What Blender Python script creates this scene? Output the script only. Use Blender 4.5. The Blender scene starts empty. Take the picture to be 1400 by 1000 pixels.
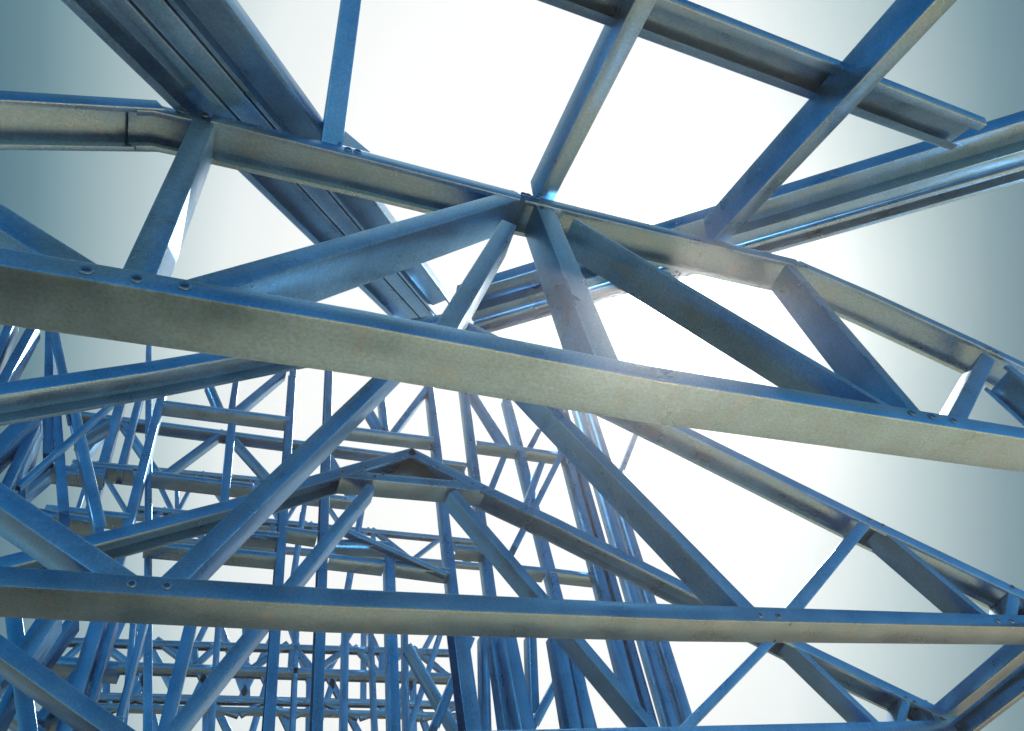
import bpy, bmesh, math, random
from mathutils import Vector, Matrix
random.seed(7)
sc = bpy.context.scene
col = sc.collection

# ------------------------------------------------------------------ camera
F = 960.8                                   # focal length in pixels of a 1400 px wide picture
RIGHT = Vector((0.9297, -0.3218, -0.1793)).normalized()
DOWN = Vector((0.1527, 0.7796, -0.6074)); DOWN = (DOWN - RIGHT * DOWN.dot(RIGHT)).normalized()
FWD = RIGHT.cross(DOWN).normalized()
EYE = Vector((0, 0, 1.6))
cam_data = bpy.data.cameras.new('camera')
cam_data.sensor_width = 36; cam_data.lens = 36 * F / 1400
cam_data.clip_start = 0.02; cam_data.clip_end = 3000
cam = bpy.data.objects.new('camera', cam_data); col.objects.link(cam)
m = Matrix((RIGHT, -DOWN, -FWD)).transposed().to_4x4(); m.translation = EYE
cam.matrix_world = m
sc.camera = cam

def ray(px, py):
    return (RIGHT * (px - 700) + DOWN * (py - 500) + FWD * F).normalized()
def at_y(px, py, Y):
    d = ray(px, py); return EYE + d * ((Y - EYE.y) / d.y)
def at_x(px, py, X):
    d = ray(px, py); return EYE + d * ((X - EYE.x) / d.x)
def at_plane(px, py, p, n):
    d = ray(px, py); return EYE + d * ((p - EYE).dot(n) / d.dot(n))

# ------------------------------------------------------------------ sky and sun
SUN = ray(905, 415)
elev = math.asin(SUN.z); azim = math.atan2(SUN.x, SUN.y)
world = bpy.data.worlds.new('World'); sc.world = world; world.use_nodes = True
nt = world.node_tree; nt.nodes.clear()
N = nt.nodes.new; Lk = nt.links.new
def val(node, name, v): node.inputs[name].default_value = v
wout = N('ShaderNodeOutputWorld')
sky = N('ShaderNodeTexSky'); sky.sky_type = 'NISHITA'; sky.sun_disc = False
sky.sun_elevation = elev; sky.sun_rotation = azim; sky.air_density = 1.0; sky.dust_density = 0.6; sky.ozone_density = 2.0
bg_sky = N('ShaderNodeBackground'); val(bg_sky, 'Strength', 0.12)
hs = N('ShaderNodeHueSaturation'); val(hs, 'Saturation', 1.55); val(hs, 'Hue', 0.478)
Lk(sky.outputs[0], hs.inputs['Color']); Lk(hs.outputs[0], bg_sky.inputs['Color'])
tc = N('ShaderNodeTexCoord')
def dot_with(v):
    n = N('ShaderNodeVectorMath'); n.operation = 'DOT_PRODUCT'
    Lk(tc.outputs['Generated'], n.inputs[0]); n.inputs[1].default_value = tuple(v); return n.outputs['Value']
def math_n(op, a, b=None, clamp=False):
    n = N('ShaderNodeMath'); n.operation = op; n.use_clamp = clamp
    for i, x in enumerate((a, b)):
        if x is None: continue
        if isinstance(x, (int, float)): n.inputs[i].default_value = x
        else: Lk(x, n.inputs[i])
    return n.outputs[0]
# white-to-teal vignette painted into the sky round mid-view, longer up and down than sideways
G = ray(700, 560)
GS = RIGHT - G * RIGHT.dot(G); GS.normalize(); GU = G.cross(GS)
side = math_n('DIVIDE', dot_with(GS), 0.86)
up = math_n('DIVIDE', dot_with(GU), 1.55)
r = math_n('SQRT', math_n('ADD', math_n('MULTIPLY', side, side), math_n('MULTIPLY', up, up)))
r = math_n('ADD', r, math_n('MULTIPLY', math_n('MAXIMUM', math_n('SUBTRACT', 0.5, dot_with(G)), 0.0), 2.0))
nz = N('ShaderNodeTexNoise'); val(nz, 'Scale', 2.2); val(nz, 'Detail', 2.0); Lk(tc.outputs['Generated'], nz.inputs['Vector'])
r = math_n('ADD', r, math_n('MULTIPLY', math_n('SUBTRACT', nz.outputs['Fac'], 0.5), 0.03))
ramp = N('ShaderNodeValToRGB'); Lk(r, ramp.inputs['Fac'])
def lin(c): return tuple(((v / 255 + 0.055) / 1.055) ** 2.4 if v > 10 else v / 255 / 12.92 for v in c) + (1,)
cr = ramp.color_ramp; cr.interpolation = 'LINEAR'
stops = ((0.34, (249, 251, 250)), (0.45, (232, 240, 240)), (0.52, (197, 214, 216)), (0.60, (153, 178, 184)), (0.66, (104, 139, 150)), (0.72, (70, 106, 126)), (0.95, (52, 92, 122)))
cr.elements[0].position = stops[0][0]; cr.elements[0].color = lin(stops[0][1])
cr.elements[1].position = stops[-1][0]; cr.elements[1].color = lin(stops[-1][1])
for p_, c_ in stops[1:-1]:
    e = cr.elements.new(p_); e.color = lin(c_)
fade = N('ShaderNodeMapRange'); fade.interpolation_type = 'SMOOTHSTEP'; Lk(r, fade.inputs['Value'])
for k_, v_ in (('From Min', 0.72), ('From Max', 1.35), ('To Min', 1.0), ('To Max', 0.0)): val(fade, k_, v_)
bg_vignette = N('ShaderNodeBackground'); Lk(ramp.outputs['Color'], bg_vignette.inputs['Color']); val(bg_vignette, 'Strength', 1.02)
mix = N('ShaderNodeMixShader'); Lk(fade.outputs[0], mix.inputs[0]); Lk(bg_sky.outputs[0], mix.inputs[1]); Lk(bg_vignette.outputs[0], mix.inputs[2])
# aureole of the sun itself
ca = dot_with(SUN)
aur = math_n('POWER', math_n('MAXIMUM', ca, 0.0), 900.0)
bg_aur = N('ShaderNodeBackground'); val(bg_aur, 'Color', (1.0, 0.96, 0.88, 1)); Lk(math_n('MULTIPLY', aur, 12.0), bg_aur.inputs['Strength'])
add = N('ShaderNodeAddShader'); Lk(mix.outputs[0], add.inputs[0]); Lk(bg_aur.outputs[0], add.inputs[1])
Lk(add.outputs[0], wout.inputs['Surface'])

sun_data = bpy.data.lights.new('sun', 'SUN'); sun_data.energy = 5.0; sun_data.angle = math.radians(0.5); sun_data.color = (1, 0.94, 0.84)
sun = bpy.data.objects.new('sun', sun_data); col.objects.link(sun)
sun.rotation_euler = (-SUN).to_track_quat('-Z', 'Y').to_euler(); sun.location = (3, 6, 12)

sc.view_settings.view_transform = 'Standard'; sc.view_settings.look = 'None'
sc.view_settings.exposure = 0.0; sc.view_settings.gamma = 1.0; sc.view_settings.use_curve_mapping = False

# ------------------------------------------------------------------ materials
def steel(name, tint, metallic=0.85, rough=0.30, dirt=0.0):
    mt = bpy.data.materials.new(name); mt.use_nodes = True
    t = mt.node_tree; b = t.nodes['Principled BSDF']; ln = t.links.new
    b.inputs['Metallic'].default_value = metallic
    tcx = t.nodes.new('ShaderNodeTexCoord')
    oi = t.nodes.new('ShaderNodeObjectInfo')
    n1 = t.nodes.new('ShaderNodeTexNoise'); n1.inputs['Scale'].default_value = 190; n1.inputs['Detail'].default_value = 3
    n2 = t.nodes.new('ShaderNodeTexNoise'); n2.inputs['Scale'].default_value = 9; n2.inputs['Detail'].default_value = 5
    uvm = t.nodes.new('ShaderNodeMapping'); uvm.inputs['Scale'].default_value = (2.0, 420, 1)
    n3 = t.nodes.new('ShaderNodeTexNoise'); n3.inputs['Scale'].default_value = 1.0; n3.inputs['Detail'].default_value = 3
    ln(tcx.outputs['Object'], n1.inputs['Vector']); ln(tcx.outputs['Object'], n2.inputs['Vector'])
    ln(tcx.outputs['UV'], uvm.inputs['Vector']); ln(uvm.outputs[0], n3.inputs['Vector'])
    def mr(src, a, b_):
        k = t.nodes.new('ShaderNodeMapRange'); k.inputs['From Min'].default_value = 0.3; k.inputs['From Max'].default_value = 0.7
        k.inputs['To Min'].default_value = a; k.inputs['To Max'].default_value = b_; ln(src, k.inputs['Value']); return k.outputs[0]
    def mul(a, b_):
        k = t.nodes.new('ShaderNodeMath'); k.operation = 'MULTIPLY'; ln(a, k.inputs[0]); ln(b_, k.inputs[1]); return k.outputs[0]
    f = mul(mul(mr(n1.outputs['Fac'], 0.84, 1.14), mr(n2.outputs['Fac'], 0.82, 1.14)), mr(n3.outputs['Fac'], 0.94, 1.05))
    k = t.nodes.new('ShaderNodeMapRange'); ln(oi.outputs['Random'], k.inputs['Value']); k.inputs['To Min'].default_value = 0.80; k.inputs['To Max'].default_value = 1.12
    f = mul(f, k.outputs[0])
    vm = t.nodes.new('ShaderNodeVectorMath'); vm.operation = 'SCALE'; vm.inputs[0].default_value = tint; ln(f, vm.inputs['Scale'])
    n4 = t.nodes.new('ShaderNodeTexNoise'); n4.inputs['Scale'].default_value = 17; n4.inputs['Detail'].default_value = 9; n4.inputs['Roughness'].default_value = 0.72
    ln(tcx.outputs['Object'], n4.inputs['Vector'])
    ds = t.nodes.new('ShaderNodeMapRange'); ds.inputs['From Min'].default_value = 0.53; ds.inputs['From Max'].default_value = 0.72; ds.inputs['To Max'].default_value = 0.28; ln(n4.outputs['Fac'], ds.inputs['Value'])
    mx = t.nodes.new('ShaderNodeMix'); mx.data_type = 'RGBA'; ln(ds.outputs[0], mx.inputs[0]); ln(vm.outputs[0], mx.inputs[6]); mx.inputs[7].default_value = (0.42, 0.47, 0.48, 1)
    ln(mx.outputs[2], b.inputs['Base Color'])
    ln(mr(n2.outputs['Fac'], rough - 0.06, rough + 0.10), b.inputs['Roughness'])
    bp = t.nodes.new('ShaderNodeBump'); bp.inputs['Strength'].default_value = 0.12; bp.inputs['Distance'].default_value = 0.0006
    ln(n3.outputs['Fac'], bp.inputs['Height']); ln(bp.outputs[0], b.inputs['Normal'])
    return mt
M_BLUE = steel('blue_coated_steel', (0.22, 0.482, 0.735))
M_FOLD = steel('fold_highlight_steel', (0.34, 0.60, 0.80), 0.9, 0.28)  # paler tint paints in the light line that the bends catch
M_ZINC = steel('bare_zinc', (0.45, 0.47, 0.47), 0.9, 0.4)
M_SCREW = steel('dark_screw', (0.10, 0.14, 0.20), 0.8, 0.45)

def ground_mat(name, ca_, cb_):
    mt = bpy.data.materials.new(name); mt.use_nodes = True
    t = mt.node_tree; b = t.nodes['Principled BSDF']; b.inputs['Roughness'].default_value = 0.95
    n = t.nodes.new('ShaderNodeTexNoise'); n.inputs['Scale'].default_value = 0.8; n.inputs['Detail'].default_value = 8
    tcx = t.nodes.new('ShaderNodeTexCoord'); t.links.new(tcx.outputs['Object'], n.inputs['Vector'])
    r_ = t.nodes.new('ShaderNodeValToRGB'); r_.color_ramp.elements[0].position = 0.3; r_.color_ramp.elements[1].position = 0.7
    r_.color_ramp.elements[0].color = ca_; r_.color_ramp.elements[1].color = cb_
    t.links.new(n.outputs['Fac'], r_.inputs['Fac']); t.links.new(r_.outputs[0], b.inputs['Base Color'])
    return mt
M_GROUND = ground_mat('unseen_dark_ground', (0.13, 0.075, 0.04, 1), (0.20, 0.12, 0.065, 1)); M_SLAB = ground_mat('bounce_floor', (0.80, 0.41, 0.20, 1), (0.92, 0.51, 0.27, 1))

# ------------------------------------------------------------------ mesh helpers
class Profile(list):
    def __init__(self, pts, folds): super().__init__(pts); self.folds = set(folds)

def c_profile(W, Fl, lip, t, rad=0.004, swage=False, seg=2):
    """closed outline of a lipped channel: web along a (0..W) at b=0, flanges up to b=Fl"""
    pts = [(lip, Fl), (0, Fl), (0, 0)]
    if swage:
        s = W * 0.5; d = 0.006
        pts += [(s - 0.016, 0), (s - 0.010, d), (s + 0.010, d), (s + 0.016, 0)]
    pts += [(W, 0), (W, Fl), (W - lip, Fl)]
    if lip <= 0: pts = pts[1:-1]
    out = [Vector(pts[0])]; folds = []
    for i in range(1, len(pts) - 1):
        p, a, c = Vector(pts[i]), Vector(pts[i - 1]), Vector(pts[i + 1])
        rr = min(rad, (a - p).length * 0.4, (c - p).length * 0.4)
        p0 = p + (a - p).normalized() * rr; p1 = p + (c - p).normalized() * rr
        for k in range(seg + 1):
            if k: folds.append(len(out) - 1)
            u = k / seg; out.append(p0 * (1 - u) ** 2 + p * 2 * u * (1 - u) + p1 * u * u)
    out.append(Vector(pts[-1]))
    inner = []
    for i, p in enumerate(out):
        a = out[max(i - 1, 0)]; c = out[min(i + 1, len(out) - 1)]
        d = (c - a).normalized(); n = Vector((-d.y, d.x))     # the material lies inside
        inner.append(p + n * t)
    return Profile(out + inner[::-1], folds)

def sweep_mesh(name, pts, a_axis, b_dirs, prof):
    """pts: 3-D path; a_axis: constant axis; b_dirs: one (already mitred) vector per path point"""
    vs, fs, uv = [], [], []
    n = len(prof); dist = 0; per = [0]
    for i in range(1, n + 1): per.append(per[-1] + (prof[i % n] - prof[i - 1]).length)
    ds = []
    for i, p in enumerate(pts):
        if i: dist += (p - pts[i - 1]).length
        ds.append(dist)
        for q in prof: vs.append(p + a_axis * q.x + b_dirs[i] * q.y)
    for i in range(len(pts) - 1):
        for k in range(n):
            k2 = (k + 1) % n
            fs.append((i * n + k, i * n + k2, (i + 1) * n + k2, (i + 1) * n + k))
            uv.append(((ds[i], per[k]), (ds[i], per[k + 1]), (ds[i + 1], per[k + 1]), (ds[i + 1], per[k])))
    h = n // 2                                                # end caps as quads across the sheet
    for base in (0, (len(pts) - 1) * n):
        for k in range(h - 1):
            fs.append((base + k, base + k + 1, base + n - 2 - k, base + n - 1 - k)); uv.append(((0, 0),) * 4)
    me = bpy.data.meshes.new(name); me.from_pydata(vs, [], fs)
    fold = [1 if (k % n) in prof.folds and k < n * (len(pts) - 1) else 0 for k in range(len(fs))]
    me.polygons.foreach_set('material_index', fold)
    ul = me.uv_layers.new(name='UVMap'); flat = [c for f in uv for q in f for c in q]; ul.data.foreach_set('uv', flat)
    bm = bmesh.new(); bm.from_mesh(me); bmesh.ops.recalc_face_normals(bm, faces=bm.faces); bm.to_mesh(me); bm.free()
    me.polygons.foreach_set('use_smooth', [True] * len(me.polygons))
    me.set_sharp_from_angle(angle=math.radians(50))
    return me

def link(name, me, mat, parent=None):
    o = bpy.data.objects.new(name, me); col.objects.link(o)
    if mat and not me.materials:
        me.materials.append(mat)
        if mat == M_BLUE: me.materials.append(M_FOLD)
    if parent is not None:
        o.parent = parent; o.matrix_parent_inverse = parent_inverse(parent)
    return o
def parent_inverse(p):
    return Matrix.Translation(-p.location)

def thing(name, label, cat, loc, group=None):
    o = bpy.data.objects.new(name, None); o.location = loc; o.empty_display_size = 0.1; col.objects.link(o)
    o['label'] = label; o['category'] = cat
    if group: o['group'] = group
    return o

W90, F41 = 0.090, 0.0415
def member(parent, name, px, Y, side, fl=F41, W=W90, inset=0.0, ext=(0.0, 0.0), lip=0.011, fine=True, mat=None, swage=False, label=None, t=0.0016):
    """channel lying in the vertical plane y=Y; px = pixels along its web-to-flange edge on the camera side,
    side = which way ('u','d','l','r') its flange goes from that edge"""
    P = [at_y(x, y, Y) for x, y in px]
    d0 = (P[1] - P[0]).normalized(); d1 = (P[-1] - P[-2]).normalized()
    P[0] = P[0] - d0 * ext[0]; P[-1] = P[-1] + d1 * ext[1]
    return member3(parent, name, P, side, fl, W, inset, lip, fine, mat, swage, label, t)
def member3(parent, name, P, side, fl=F41, W=W90, inset=0.0, lip=0.011, fine=True, mat=None, swage=False, label=None, t=0.0016):
    P = [p + Vector((0, inset, 0)) for p in P]
    ref = {'u': Vector((0, 0, 1)), 'd': Vector((0, 0, -1)), 'l': Vector((-1, 0, 0)), 'r': Vector((1, 0, 0))}[side]
    ay = Vector((0, 1, 0)); nn = []
    for i in range(len(P) - 1):
        d = (P[i + 1] - P[i]).normalized(); n = d.cross(ay).normalized()
        if n.dot(ref) < 0: n = -n
        nn.append(n)
    bd = [nn[0]]
    for i in range(1, len(nn)):
        b = (nn[i - 1] + nn[i]).normalized(); bd.append(b / max(b.dot(nn[i]), 0.3))
    bd.append(nn[-1])
    prof = c_profile(W - 2 * inset, fl, lip, t, rad=0.003 if fine else 0.001, swage=swage, seg=2 if fine else 1)
    o = link(name, sweep_mesh(name, P, ay, bd, prof), mat or M_BLUE, parent)
    if label: o['label'] = label
    return o

def channel(parent, name, p0, p1, a_axis, b_axis, W, fl, lip=0.011, swage=False, mat=None, shift=(0, 0), t=0.0016):
    """free channel from p0 to p1: web along a_axis (centred), flanges towards b_axis"""
    off = a_axis * (shift[0] - W / 2) + b_axis * shift[1]
    prof = c_profile(W, fl, lip, t, swage=swage)
    return link(name, sweep_mesh(name, [p0 + off, p1 + off], a_axis, [b_axis, b_axis], prof), mat or M_BLUE, parent)

def box_mesh(name, lo, hi):
    bm = bmesh.new(); bmesh.ops.create_cube(bm, size=1)
    for v in bm.verts:
        v.co = Vector([lo[i] + (v.co[i] + 0.5) * (hi[i] - lo[i]) for i in range(3)])
    bmesh.ops.bevel(bm, geom=bm.edges[:], offset=0.0006, segments=1, affect='EDGES')
    me = bpy.data.meshes.new(name); bm.to_mesh(me); bm.free(); return me

# screw head in a dimple, facing -y
def screw_mesh():
    prof = [(0.0, -0.0012), (0.0022, -0.0011), (0.0042, -0.0008), (0.0052, -0.0004), (0.0068, -0.0022), (0.0086, 0.0006)]
    n = 12; vs = []; fs = []
    for r_, y in prof[1:]:
        for k in range(n):
            a = 2 * math.pi * k / n; vs.append((r_ * math.cos(a), y, r_ * math.sin(a)))
    vs.append((0, prof[0][1], 0)); c = len(vs) - 1
    for k in range(n): fs.append((c, k, (k + 1) % n))
    for j in range(len(prof) - 2):
        for k in range(n):
            k2 = (k + 1) % n; fs.append((j * n + k, (j + 1) * n + k, (j + 1) * n + k2, j * n + k2))
    me = bpy.data.meshes.new('screw'); me.from_pydata(vs, [], fs); me.materials.append(M_SCREW); me.materials.append(M_BLUE)
    bm = bmesh.new(); bm.from_mesh(me); bmesh.ops.recalc_face_normals(bm, faces=bm.faces); bm.to_mesh(me); bm.free()
    for p in me.polygons:
        p.use_smooth = True
        if Vector(p.center).xz.length > 0.0052: p.material_index = 1
    return me
SCREW = screw_mesh()
def screws(parent, pts, Y, s=1.0, out=0.0014):
    for x, y in pts:
        o = bpy.data.objects.new('screw', SCREW); col.objects.link(o)
        o.parent = parent; o.location = at_y(x, y, Y) + Vector((0, -out, 0)) - parent.location; o.scale = (s, s, s)
def plate(parent, name, poly_px, Y, th=0.0016, mat=None, label=None):
    P = [at_y(x, y, Y) for x, y in poly_px]; n = len(P)
    vs = P + [p + Vector((0, th, 0)) for p in P]
    fs = [tuple(range(n)), tuple(range(2 * n - 1, n - 1, -1))] + [(i, (i + 1) % n, n + (i + 1) % n, n + i) for i in range(n)]
    me = bpy.data.meshes.new(name); me.from_pydata(vs, [], fs)
    bm = bmesh.new(); bm.from_mesh(me); bmesh.ops.recalc_face_normals(bm, faces=bm.faces); bm.to_mesh(me); bm.free()
    o = link(name, me, mat or M_BLUE, parent)
    if label: o['label'] = label
    return o

# ------------------------------------------------------------------ the roof as surveyed
H = EYE.z + 0.8361                          # underside of the bottom chords, 2.44 m above the floor
YA, YB, YC = 0.5576, 1.2003, 1.799
HF, AP, XC, TP = 0.6802, 1.1238, 0.5705, 0.5627
HALF = (AP - HF) / TP

ground = link('ground', None or box_mesh('ground', (-400, -400, -0.4), (400, 400, 0)), M_GROUND); ground['kind'] = 'structure'  # unseen; kept dark so the undersides at the left turn darker
slab = link('bounce_slab', box_mesh('bounce_slab', (-0.15, -6, -0.1), (9, 4.5, 0.08)), M_SLAB); slab['kind'] = 'structure'  # unseen reflector added to throw warm light on the undersides

TRUSS_GROUP = 'blue steel roof trusses in parallel'
# ---- truss A, nearest, cut off flat at the top
A = thing('roof_truss', 'nearest blue roof truss with flat top, its wide tan-bottomed chord crossing the middle', 'roof truss', (XC, YA, H), TRUSS_GROUP)
member(A, 'bottom_chord', [(-700, 252), (0, 363), (500, 446), (900, 521), (1400, 600), (2000, 692)], YA, 'u')
member(A, 'top_chord', [(-600, 97), (0, 123), (213, 136.5)], YA, 'd', swage=False)
member(A, 'top_chord', [(292, 156), (504, 208.5), (707, 262)], YA, 'd')
member(A, 'top_chord', [(713, 263.5), (900, 309), (1087, 354)], YA, 'd')
member(A, 'top_chord', [(1093, 356), (1193, 399), (1343, 468), (1600, 592)], YA, 'd')
member(A, 'splice_channel', [(176, 136.5), (206, 138), (300, 160)], YA, 'd', inset=0.004, fl=0.037)
member(A, 'web_member', [(-60, 273), (60, 350)], YA, 'u', inset=0.0025, ext=(0.3, 0.06))
member(A, 'web_member', [(294, 170), (213, 378)], YA, 'l', inset=0.0025, ext=(0.014, 0.035))
member(A, 'web_member', [(714, 271), (318, 390)], YA, 'u', inset=0.0025, ext=(0.02, 0.055))
member(A, 'web_member', [(704, 312), (629, 443)], YA, 'l', inset=0.0055, ext=(0.03, 0.035), fl=0.034)
member(A, 'web_member', [(733, 274), (815, 485)], YA, 'r', inset=0.0045, ext=(0.0, 0.035), fl=0.046)
member(A, 'web_member', [(784, 299), (1208, 552)], YA, 'u', inset=0.0020, ext=(0.0, 0.05), fl=0.015, lip=0.006)
member(A, 'web_member', [(1082, 366), (1246, 558)], YA, 'r', inset=0.004, ext=(0.03, 0.04), fl=0.030)
member(A, 'web_member', [(1343, 482), (1297, 566)], YA, 'r', inset=0.0025, ext=(0.005, 0.02), fl=0.036)
member(A, 'web_member', [(1386, 500), (1520, 612)], YA, 'u', inset=0.0025, ext=(0.0, 0.02), fl=0.026)
screws(A, [(118, 371), (187, 382.5), (252, 392.5), (1246, 565), (1274, 570), (1303, 575.5), (722, 268), (735, 271), (716, 266.5), (248, 152), (280, 158), (476, 205), (489, 208), (742, 279), (738, 268), (1088, 363), (1101, 366), (1362, 483), (1352, 478)], YA)

# ---- truss B
B = thing('roof_truss', 'second blue roof truss, its tan-bottomed chord running level across the lower picture', 'roof truss', (XC, YB, H), TRUSS_GROUP)
member(B, 'bottom_chord', [(-500, 772), (0, 802), (450, 829), (950, 848), (1400, 858), (1700, 862)], YB, 'u')
member(B, 'top_chord', [(-400, 577), (0, 523), (196, 495), (400, 461), (612, 428)], YB, 'd')
member(B, 'top_chord', [(620, 430), (936, 582), (1186, 706), (1400, 808), (1500, 856)], YB, 'd')
member(B, 'web_member', [(-60, 653), (127, 782)], YB, 'u', inset=0.0025, ext=(0.2, 0.065))
member(B, 'web_member', [(545, 505), (257, 790)], YB, 'l', inset=0.0055, ext=(0.05, 0.045))
member(B, 'web_member', [(720, 527), (1013, 829)], YB, 'r', inset=0.004, ext=(0.03, 0.045))
member(B, 'web_member', [(1176, 711), (1072, 833)], YB, 'r', inset=0.0025, ext=(0.02, 0.02), fl=0.034)
member(B, 'web_member', [(1207, 724), (1344, 839)], YB, 'r', inset=0.004, ext=(0.01, 0.045), fl=0.024)
member(B, 'web_member', [(1380, 808), (1375, 841)], YB, 'r', inset=0.0025, ext=(0.0, 0.02), fl=0.034)
screws(B, [(180, 798.5), (228, 801), (1039, 841), (1064, 842), (1364, 848.5), (1383, 849), (1189, 711), (1207, 719), (1384, 803)], YB)

# ---- truss C, full triangle with a capped apex
T = thing('roof_truss', 'third blue roof truss whose capped apex and pale collar show below the middle chord', 'roof truss', (XC, YC, H), TRUSS_GROUP)
p0 = Vector((XC, YC, H))
member3(T, 'bottom_chord', [Vector((-3.2, YC, H)), Vector((at_y(1300, 986, YC).x, YC, H))], 'u')
member(T, 'top_chord', [(-150, 798), (114, 733), (314, 683), (440, 646), (563, 612)], YC, 'd')
member(T, 'top_chord', [(563, 612), (664, 663), (761, 708), (925, 790), (1114, 885), (1243, 947), (1322, 985)], YC, 'd')
member(T, 'collar_tie', [(466, 652), (520, 657), (616, 666), (664, 672)], YC, 'u', inset=0.002, fl=0.036)
plate(T, 'apex_plate', [(536, 650), (563, 618), (600, 655)], YC + 0.05, mat=M_ZINC)
member(T, 'web_member', [(512, 668), (411, 793), (245, 1001), (205, 1051)], YC, 'l', inset=0.0055, ext=(0.01, 0.0), fl=0.034)
member(T, 'web_member', [(615, 672), (739, 817), (892, 999), (930, 1045)], YC, 'r', inset=0.0055, ext=(0.0, 0.0), fl=0.034)
member(T, 'web_member', [(-80, 843), (125, 990), (190, 1037)], YC, 'u', inset=0.0025, ext=(0.1, 0.02))
member(T, 'web_member', [(1058, 863), (932, 990)], YC, 'r', inset=0.0025, ext=(0.0, 0.02), fl=0.03)
member(T, 'web_member', [(1079, 876), (1193, 985)], YC, 'r', inset=0.004, ext=(0.0, 0.02), fl=0.024)
member(T, 'web_member', [(1236, 948), (1226, 987)], YC, 'r', inset=0.0025, ext=(0.0, 0.02), fl=0.03)
member(T, 'web_member', [(1262, 957), (1282, 985)], YC, 'r', inset=0.004, ext=(0.0, 0.02), fl=0.024)
screws(T, [(468, 646), (500, 640), (512, 652), (524, 649), (598, 640), (622, 656), (646, 662), (662, 668), (1238, 954), (1250, 960)], YC)

# ------------------------------------------------------------------ hip rafters
UPZ = Vector((0, 0, 1))
def hip(label, pA, pF, edge_px, extra, chans):
    """double hip rafter through pA and the ridge end pF; edge_px = pixel of its middle where it leaves the frame"""
    d = (pF - pA).normalized(); a = d.cross(UPZ).normalized(); b = a.cross(d).normalized()
    if b.z < 0: b = -b
    p0 = at_plane(edge_px[0], edge_px[1], pA, b)
    d = (pF - p0).normalized(); a = d.cross(UPZ).normalized(); b = a.cross(d).normalized()
    if b.z < 0: b = -b
    p0 = p0 - d * extra
    t = thing('hip_rafter', label, 'hip rafter', p0, 'hip rafters meeting at the ridge end')
    for nm, W, fl, sh, up_, down, lip, e0, e1 in chans:      # down: channel opens downwards
        channel(t, nm, p0 + d * e0, pF - d * e1, a, -b if down else b, W, fl, lip=lip, shift=(sh, -up_ if down else up_))
    return t
pA = at_y(330, 172, YA + 0.02); pF = at_y(585, 437, YA + HALF + 0.06)
hipL = hip('broad double hip rafter of teal channels running down from the top left corner', pA, pF, (197, 0), 0.3, [
    ('channel', 0.084, 0.034, -0.064, 0.034, True, 0.017, 0, -0.1),
    ('channel', 0.044, 0.034, 0.003, 0.002, False, 0.0, 0, -0.1),
    ('channel', 0.082, 0.062, 0.070, 0.062, True, 0.009, 0, -0.03),
    ('splice_channel', 0.036, 0.02, -0.046, 0.010, False, 0.0, 0, 1.42),
])
pA2 = at_y(1068, 325, YA + 0.09); pF2 = at_y(640, 432, YA + HALF)
hipR = hip('grooved hip rafter running in from the right edge behind the sun glare', pA2, pF2, (1400, 209), 0.5, [
    ('channel', 0.106, 0.058, -0.058, 0.056, True, 0.006, 0, 0.0),
    ('channel', 0.044, 0.02, 0.020, 0.012, False, 0.0, 0, 0.0),
    ('channel', 0.060, 0.034, 0.077, 0.032, True, 0.014, 0, 0.0),
])

# ------------------------------------------------------------------ jack rafters: run towards the camera overhead
def jack(label, base, far, web='l', W=W90, fl=F41):
    P = at_y(base[0], base[1], YA + 0.0)
    Q = at_x(far[0], far[1], P.x)
    d = (Q - P).normalized()
    a = Vector((1, 0, 0)).cross(d).normalized()
    if a.z < 0: a = -a
    t = thing('jack_rafter', label, 'jack rafter', P, 'jack rafters leaning on the nearest truss')
    b = Vector((1, 0, 0)) if web == 'l' else Vector((-1, 0, 0))
    channel(t, 'channel', P - d * 0.03, P + d * 1.3, a, b, W, fl, shift=(W / 2, 0))
    return t, P, d
j1, J1P, J1d = jack('blue jack rafter rising from the middle of the nearest truss to the top edge', (737, 266), (868, 0))
j2, J2P, J2d = jack('widest blue jack rafter, crossing in front of the batten at the upper right', (979, 325), (1279, 0))
j0, J0P, J0d = jack('slim teal jack rafter standing almost upright next to the double hip rafter', (440, 186), (467, 0), W=0.06, fl=0.046)
plate(A, 'gusset', [(462, 196), (470, 178), (506, 208)], YA + 0.002)

# batten lying on the jack rafters, parallel to the trusses
nrm = Vector((0, -math.sin(math.atan(TP)), math.cos(math.atan(TP))))
up_pt = J2P + nrm * 0.15
b0 = at_plane(905, 26, up_pt, nrm); b1 = at_plane(1322, 184, up_pt, nrm)
dB = (b1 - b0).normalized(); aB = nrm.cross(dB).normalized()
bt = thing('batten', 'open channel batten lying across the jack rafters at the top right', 'batten', b0 - dB * 0.35)
channel(bt, 'channel', b0 - dB * 0.5, b1, aB, -nrm, 0.098, 0.024, lip=0.022, shift=(0, -0.012))

# eave beam along the wall at the right-hand heels
hp = at_y(1300, 985, YC + 0.02)
eb = thing('eave_beam', 'dark steel eave beam rising from the truss heel to the lower right corner', 'beam', hp, None)
e1 = at_y(1400, 893, 1.42); e0 = at_y(1285, 988, YC + 0.09)
ed = (e1 - e0).normalized(); ea = ed.cross(UPZ).normalized(); ebv = ea.cross(ed)
channel(eb, 'channel', e0 - ed * 0.0, e1 + ed * 0.9, ea, UPZ if ebv.z > 0 else UPZ, 0.075, 0.05, shift=(0, -0.01))
channel(eb, 'lower_channel', e0 - ed * 0.0, e1 + ed * 0.9, UPZ, ea, 0.06, 0.035, shift=(-0.07, 0.02))

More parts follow.
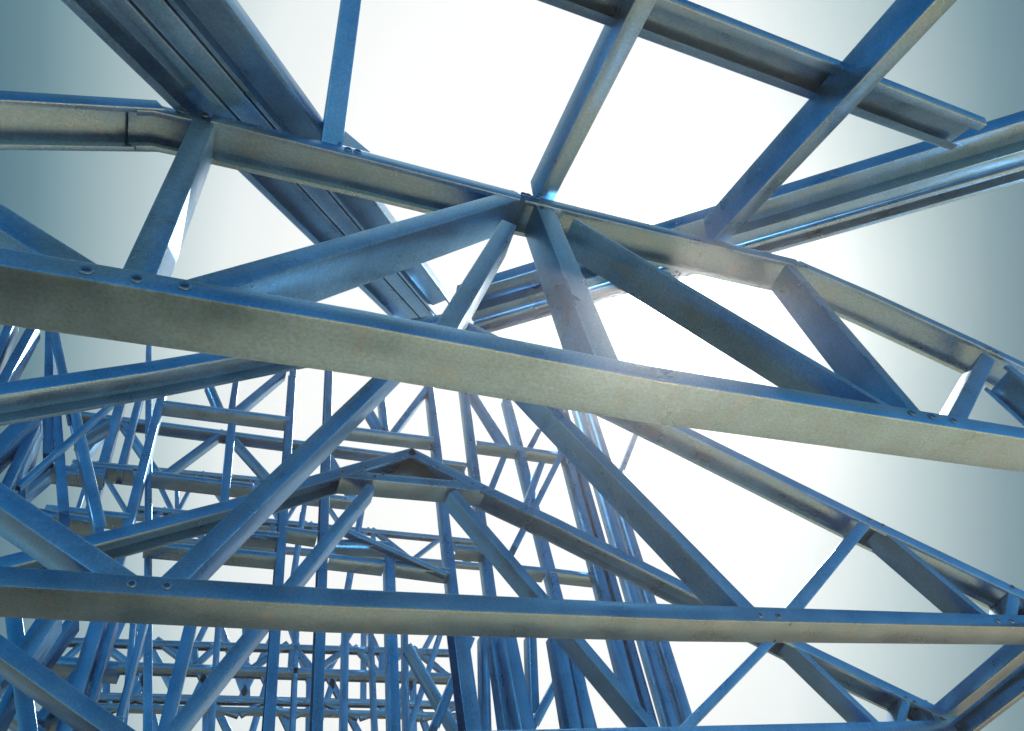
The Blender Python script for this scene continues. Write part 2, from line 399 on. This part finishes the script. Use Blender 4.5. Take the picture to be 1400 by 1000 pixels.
# ------------------------------------------------------------------ tall wall frame behind the roof
YW = 2.85
wf = thing('wall_frame', 'tall blue stud wall frame with pale noggings standing behind the capped roof truss', 'wall frame', at_y(440, 1200, YW))
def stud(x0, y0, x1, y1, side='r', Y=YW, fl=F41, parent=None, nm='stud', W=W90, label=None):
    return member(parent or wf, nm, [(x0, y0), (x1, y1)], Y, side, fl=fl, W=W, fine=False, lip=0.008, label=label, ext=(0.0, 1.4 if y1 >= 1000 else 0.0))
for s in ((232, 520, 106, 1010, 'l'), (406, 500, 372, 1060, 'l'), (456, 480, 440, 1060, 'l'), (582, 500, 644, 1060, 'r'),
          (631, 520, 700, 1060, 'r'), (690, 540, 822, 1060, 'r'), (528, 742, 536, 1060, 'r')):
    stud(*s)
for i, (x0, y0, x1, y1) in enumerate(((220, 552, 396, 575), (446, 584, 594, 602.4), (652, 607, 768, 623),
        (207, 650, 345, 667), (110, 636, 182, 643), (60, 697, 176, 709), (196, 746, 304, 756), (286, 754.5, 378, 763), (388, 726, 434, 733),
        (330, 730, 382, 735), (450, 764, 527, 773), (540, 774, 616, 784), (462, 744, 532, 747), (625, 751, 664, 755), (700, 778, 748, 783), (752, 783, 832, 792))):
    member(wf, 'nogging', [(x0, y0), (x1, y1)], YW - 0.004, 'u', fl=0.032, fine=False, lip=0.006)
stud(178, 520, 108, 780, 'l'); stud(200, 522, 168, 645, 'l', fl=0.03)
# fans of webs standing on the row of pale noggings
for px_ in (([(281, 520), (298, 560)], 'r'), ([(321, 505), (312, 560)], 'r'), ([(392, 507), (325, 563)], 'l'),
            ([(503, 560), (522, 592)], 'r'), ([(518, 520), (524, 590)], 'r'), ([(592, 524), (541, 592)], 'l'),
            ([(640, 528), (692, 610)], 'r'), ([(735, 585), (719, 614)], 'r')):
    member(wf, 'web_member', px_[0], YW + 0.0, px_[1], fl=0.036, inset=0.006, fine=False, lip=0.006)
member(wf, 'post', [(312, 578), (301, 684)], YW - 0.05, 'r', fl=0.04, fine=False)
for a in ((633, 815, 668, 1060, 'l', 2.25, 0.055), (660, 862, 664, 1060, 'r', 2.75, 0.03), (672, 862, 700, 1060, 'r', 2.6, 0.04), (688, 862, 726, 1060, 'r', 2.5, 0.055),
          (724, 862, 728, 975, 'r', 2.8, 0.035), (756, 862, 790, 1060, 'r', 2.45, 0.05), (772, 862, 812, 1060, 'r', 2.5, 0.05)):
    stud(a[0], a[1], a[2], a[3], a[4], Y=a[5], fl=a[6])
for a in ([(686, 622), (669, 664)], [(738, 630), (712, 700)], [(768, 612), (700, 745)], [(770, 905), (727, 986)], [(640, 868), (590, 990)]):
    member(wf, 'brace', a, 2.75, 'r', fl=0.036, fine=False)
member(wf, 'brace', [(476, 722), (612, 782)], YW - 0.03, 'd', fl=0.024, W=0.05, fine=False)

# ------------------------------------------------------------------ truss carried behind the noggings
def flat_truss(label, top, bot, Y, xs, phase=0, group='flat lattice trusses behind the wall frame', fl=0.034, wfl=0.03, W=0.09):
    """parallel-chord truss in the plane y=Y: top and bottom are pixel lines, xs the pixel positions of its nodes"""
    (ax, ay), (bx, by) = top; (cx, cy), (dx, dy) = bot
    ty = lambda x: ay + (by - ay) * (x - ax) / (bx - ax)
    uy = lambda x: cy + (dy - cy) * (x - cx) / (dx - cx)
    if len(xs) > 9: xs = [x + random.uniform(-11, 11) for x in xs]
    t = thing('lattice_truss', label, 'lattice truss', at_y((cx + dx) / 2, (cy + dy) / 2, Y), group)
    member(t, 'top_chord', top, Y, 'd', fl=fl, fine=False, W=W); member(t, 'bottom_chord', bot, Y, 'u', fl=fl, fine=False, W=W)
    for k in range(len(xs) - 1):
        x0, x1 = xs[k], xs[k + 1]
        P = [(x0, ty(x0)), (x1, uy(x1))] if (k + phase) % 2 else [(x0, uy(x0)), (x1, ty(x1))]
        member(t, 'web_member', P, Y, 'r' if k % 2 else 'l', fl=wfl, inset=0.006, fine=False, lip=0.006, W=W)
        if len(xs) > 9 and k % 3 == 1:
            member(t, 'web_member', [P[0][::1], (P[0][0] + random.uniform(-5, 5), uy(P[0][0]) if P[0][1] < P[1][1] else ty(P[0][0]))], Y, 'r', fl=wfl, inset=0.008, fine=False, lip=0.006, W=W)
    return t
flat_truss('lattice truss just under the row of pale noggings', [(95, 560), (640, 633)], [(95, 640), (490, 686)], 3.35, (103, 160, 219, 308, 385, 440, 486), 0)
flat_truss('upper dark-edged lattice truss in the lower left background', [(80, 871), (630, 888)], [(80, 910), (630, 928)], 4.6, tuple(range(88, 640, 44)), 0, fl=0.04, wfl=0.038, W=0.05)
flat_truss('lowest lattice truss along the bottom edge of the picture', [(80, 948), (630, 960)], [(80, 968), (630, 981)], 4.9, tuple(range(100, 640, 44)), 1, fl=0.035, W=0.05)
flat_truss('lattice truss seen in the narrow gap above the lower tan chord', [(180, 690), (660, 738)], [(180, 735), (660, 775)], 4.2, tuple(range(190, 660, 46)), 0, W=0.05)
flat_truss('faint lattice truss between the two lowest rows of the background', [(90, 911), (640, 929)], [(90, 1022), (640, 1036)], 5.6, tuple(range(96, 640, 46)), 1, fl=0.03, wfl=0.05, W=0.05)

flat_truss('tangle of thin crossed webs filling the gaps below the lower tan chord', [(120, 838), (630, 850)], [(120, 951), (630, 963)], 6.4, tuple(range(126, 640, 52)), 0, fl=0.03, wfl=0.055, W=0.05)
flat_truss('distant lattice truss behind the upper noggings at centre left', [(100, 628), (480, 664)], [(100, 700), (480, 730)], 4.8, tuple(range(104, 480, 36)), 0, fl=0.035, W=0.05)
for i_, a in enumerate(((471, 820, 466, 1060, 'r', 3.6, 0.03), (556, 882, 640, 1030, 'r', 3.4, 0.03), (552, 820, 556, 1060, 'r', 3.6, 0.022), (305, 820, 290, 1060, 'l', 4.4, 0.034), (189, 820, 168, 1060, 'l', 3.8, 0.03),
        (618, 830, 560, 1010, 'l', 3.9, 0.03), (411, 820, 404, 1010, 'l', 4.6, 0.03), (504, 820, 512, 1010, 'r', 4.4, 0.025), (500, 690, 476, 830, 'l', 3.6, 0.034), (420, 690, 404, 800, 'l', 3.8, 0.034))):
    stud(a[0], a[1], a[2], a[3], a[4], Y=a[5], fl=a[6])

# ------------------------------------------------------------------ side wall frame at the left
sw = thing('side_wall_frame', 'crowded side wall of leaning blue and olive studs at the left edge', 'wall frame', at_y(40, 1100, 2.2))
for x0, y0, x1, y1, sd, Y, f in (
        (24, 430, -12, 520, 'l', 2.1, 0.03), (54, 440, -10, 560, 'l', 2.1, 0.034), (62, 440, 58, 620, 'r', 2.3, 0.034), (68, 440, 92, 560, 'r', 2.2, 0.028),
        (55, 566, -6, 626, 'l', 2.0, 0.05), (58, 574, 8, 680, 'l', 2.05, 0.03), (62, 560, 34, 660, 'l', 2.3, 0.03), (70, 560, 80, 700, 'r', 2.3, 0.034),
        (90, 540, 130, 722, 'r', 2.25, 0.036), (200, 470, 196, 1040, 'r', 2.95, 0.03),
        (84, 838, 40, 905, 'l', 2.0, 0.05), (108, 840, 60, 905, 'l', 2.2, 0.024), (146, 840, 92, 1020, 'l', 2.3, 0.042), (162, 840, 118, 1000, 'l', 2.35, 0.025),
        (6, 840, 30, 1040, 'r', 2.1, 0.04), (206, 830, 160, 1010, 'l', 2.5, 0.02), (270, 850, 232, 1010, 'l', 2.5, 0.042), (35, 920, -10, 1010, 'l', 2.2, 0.025), (70, 900, 110, 1010, 'r', 2.6, 0.03)):
    stud(x0, y0, x1, y1, sd, Y, f, parent=sw)
member(sw, 'brace', [(156, 552), (28, 666)], 2.1, 'u', fl=0.02, W=0.024, fine=False)
for a in ([(0, 700), (70, 640)], [(150, 576), (108, 600)], [(0, 935), (60, 890)], [(60, 985), (130, 900)], [(0, 968), (50, 1010)]):
    member(sw, 'brace', a, 2.4, 'u', fl=0.03, fine=False)
for a in ([(30, 700), (130, 716)], [(60, 640), (140, 650)], [(40, 905), (160, 916)], [(30, 985), (165, 993)]):
    member(sw, 'nogging', a, 2.45, 'u', fl=0.03, fine=False)

# bundled studs at the right end of the wall
cp = thing('corner_post', 'bundle of four blue studs forming the leaning corner post left of the long diagonal brace', 'post', at_y(900, 1100, 2.7))
for x0, y0, x1, y1, sd, Y in ((747, 520, 890, 1060, 'r', 2.72), (765, 520, 920, 1060, 'l', 2.74), (779, 520, 938, 1060, 'r', 2.70), (794, 520, 962, 1060, 'r', 2.68)):
    stud(x0, y0, x1, y1, sd, Y, parent=cp)
member(cp, 'brace', [(868, 590), (848, 640)], 2.9, 'r', fine=False, fl=0.035)

# ------------------------------------------------------------------ haze added to make the glare round the sun
hz = link('haze', box_mesh('haze', (-30, -30, -1.4), (30, 30, 7.5)), None)
hm = bpy.data.materials.new('glare_haze'); hm.use_nodes = True; ht = hm.node_tree; ht.nodes.remove(ht.nodes['Principled BSDF'])
pv = ht.nodes.new('ShaderNodeVolumePrincipled'); pv.inputs['Density'].default_value = 0.012; pv.inputs['Anisotropy'].default_value = 0.90
pv.inputs['Color'].default_value = (0.97, 0.97, 0.97, 1)
ht.links.new(pv.outputs[0], ht.nodes['Material Output'].inputs['Volume']); hz.data.materials.append(hm); hz['kind'] = 'stuff'
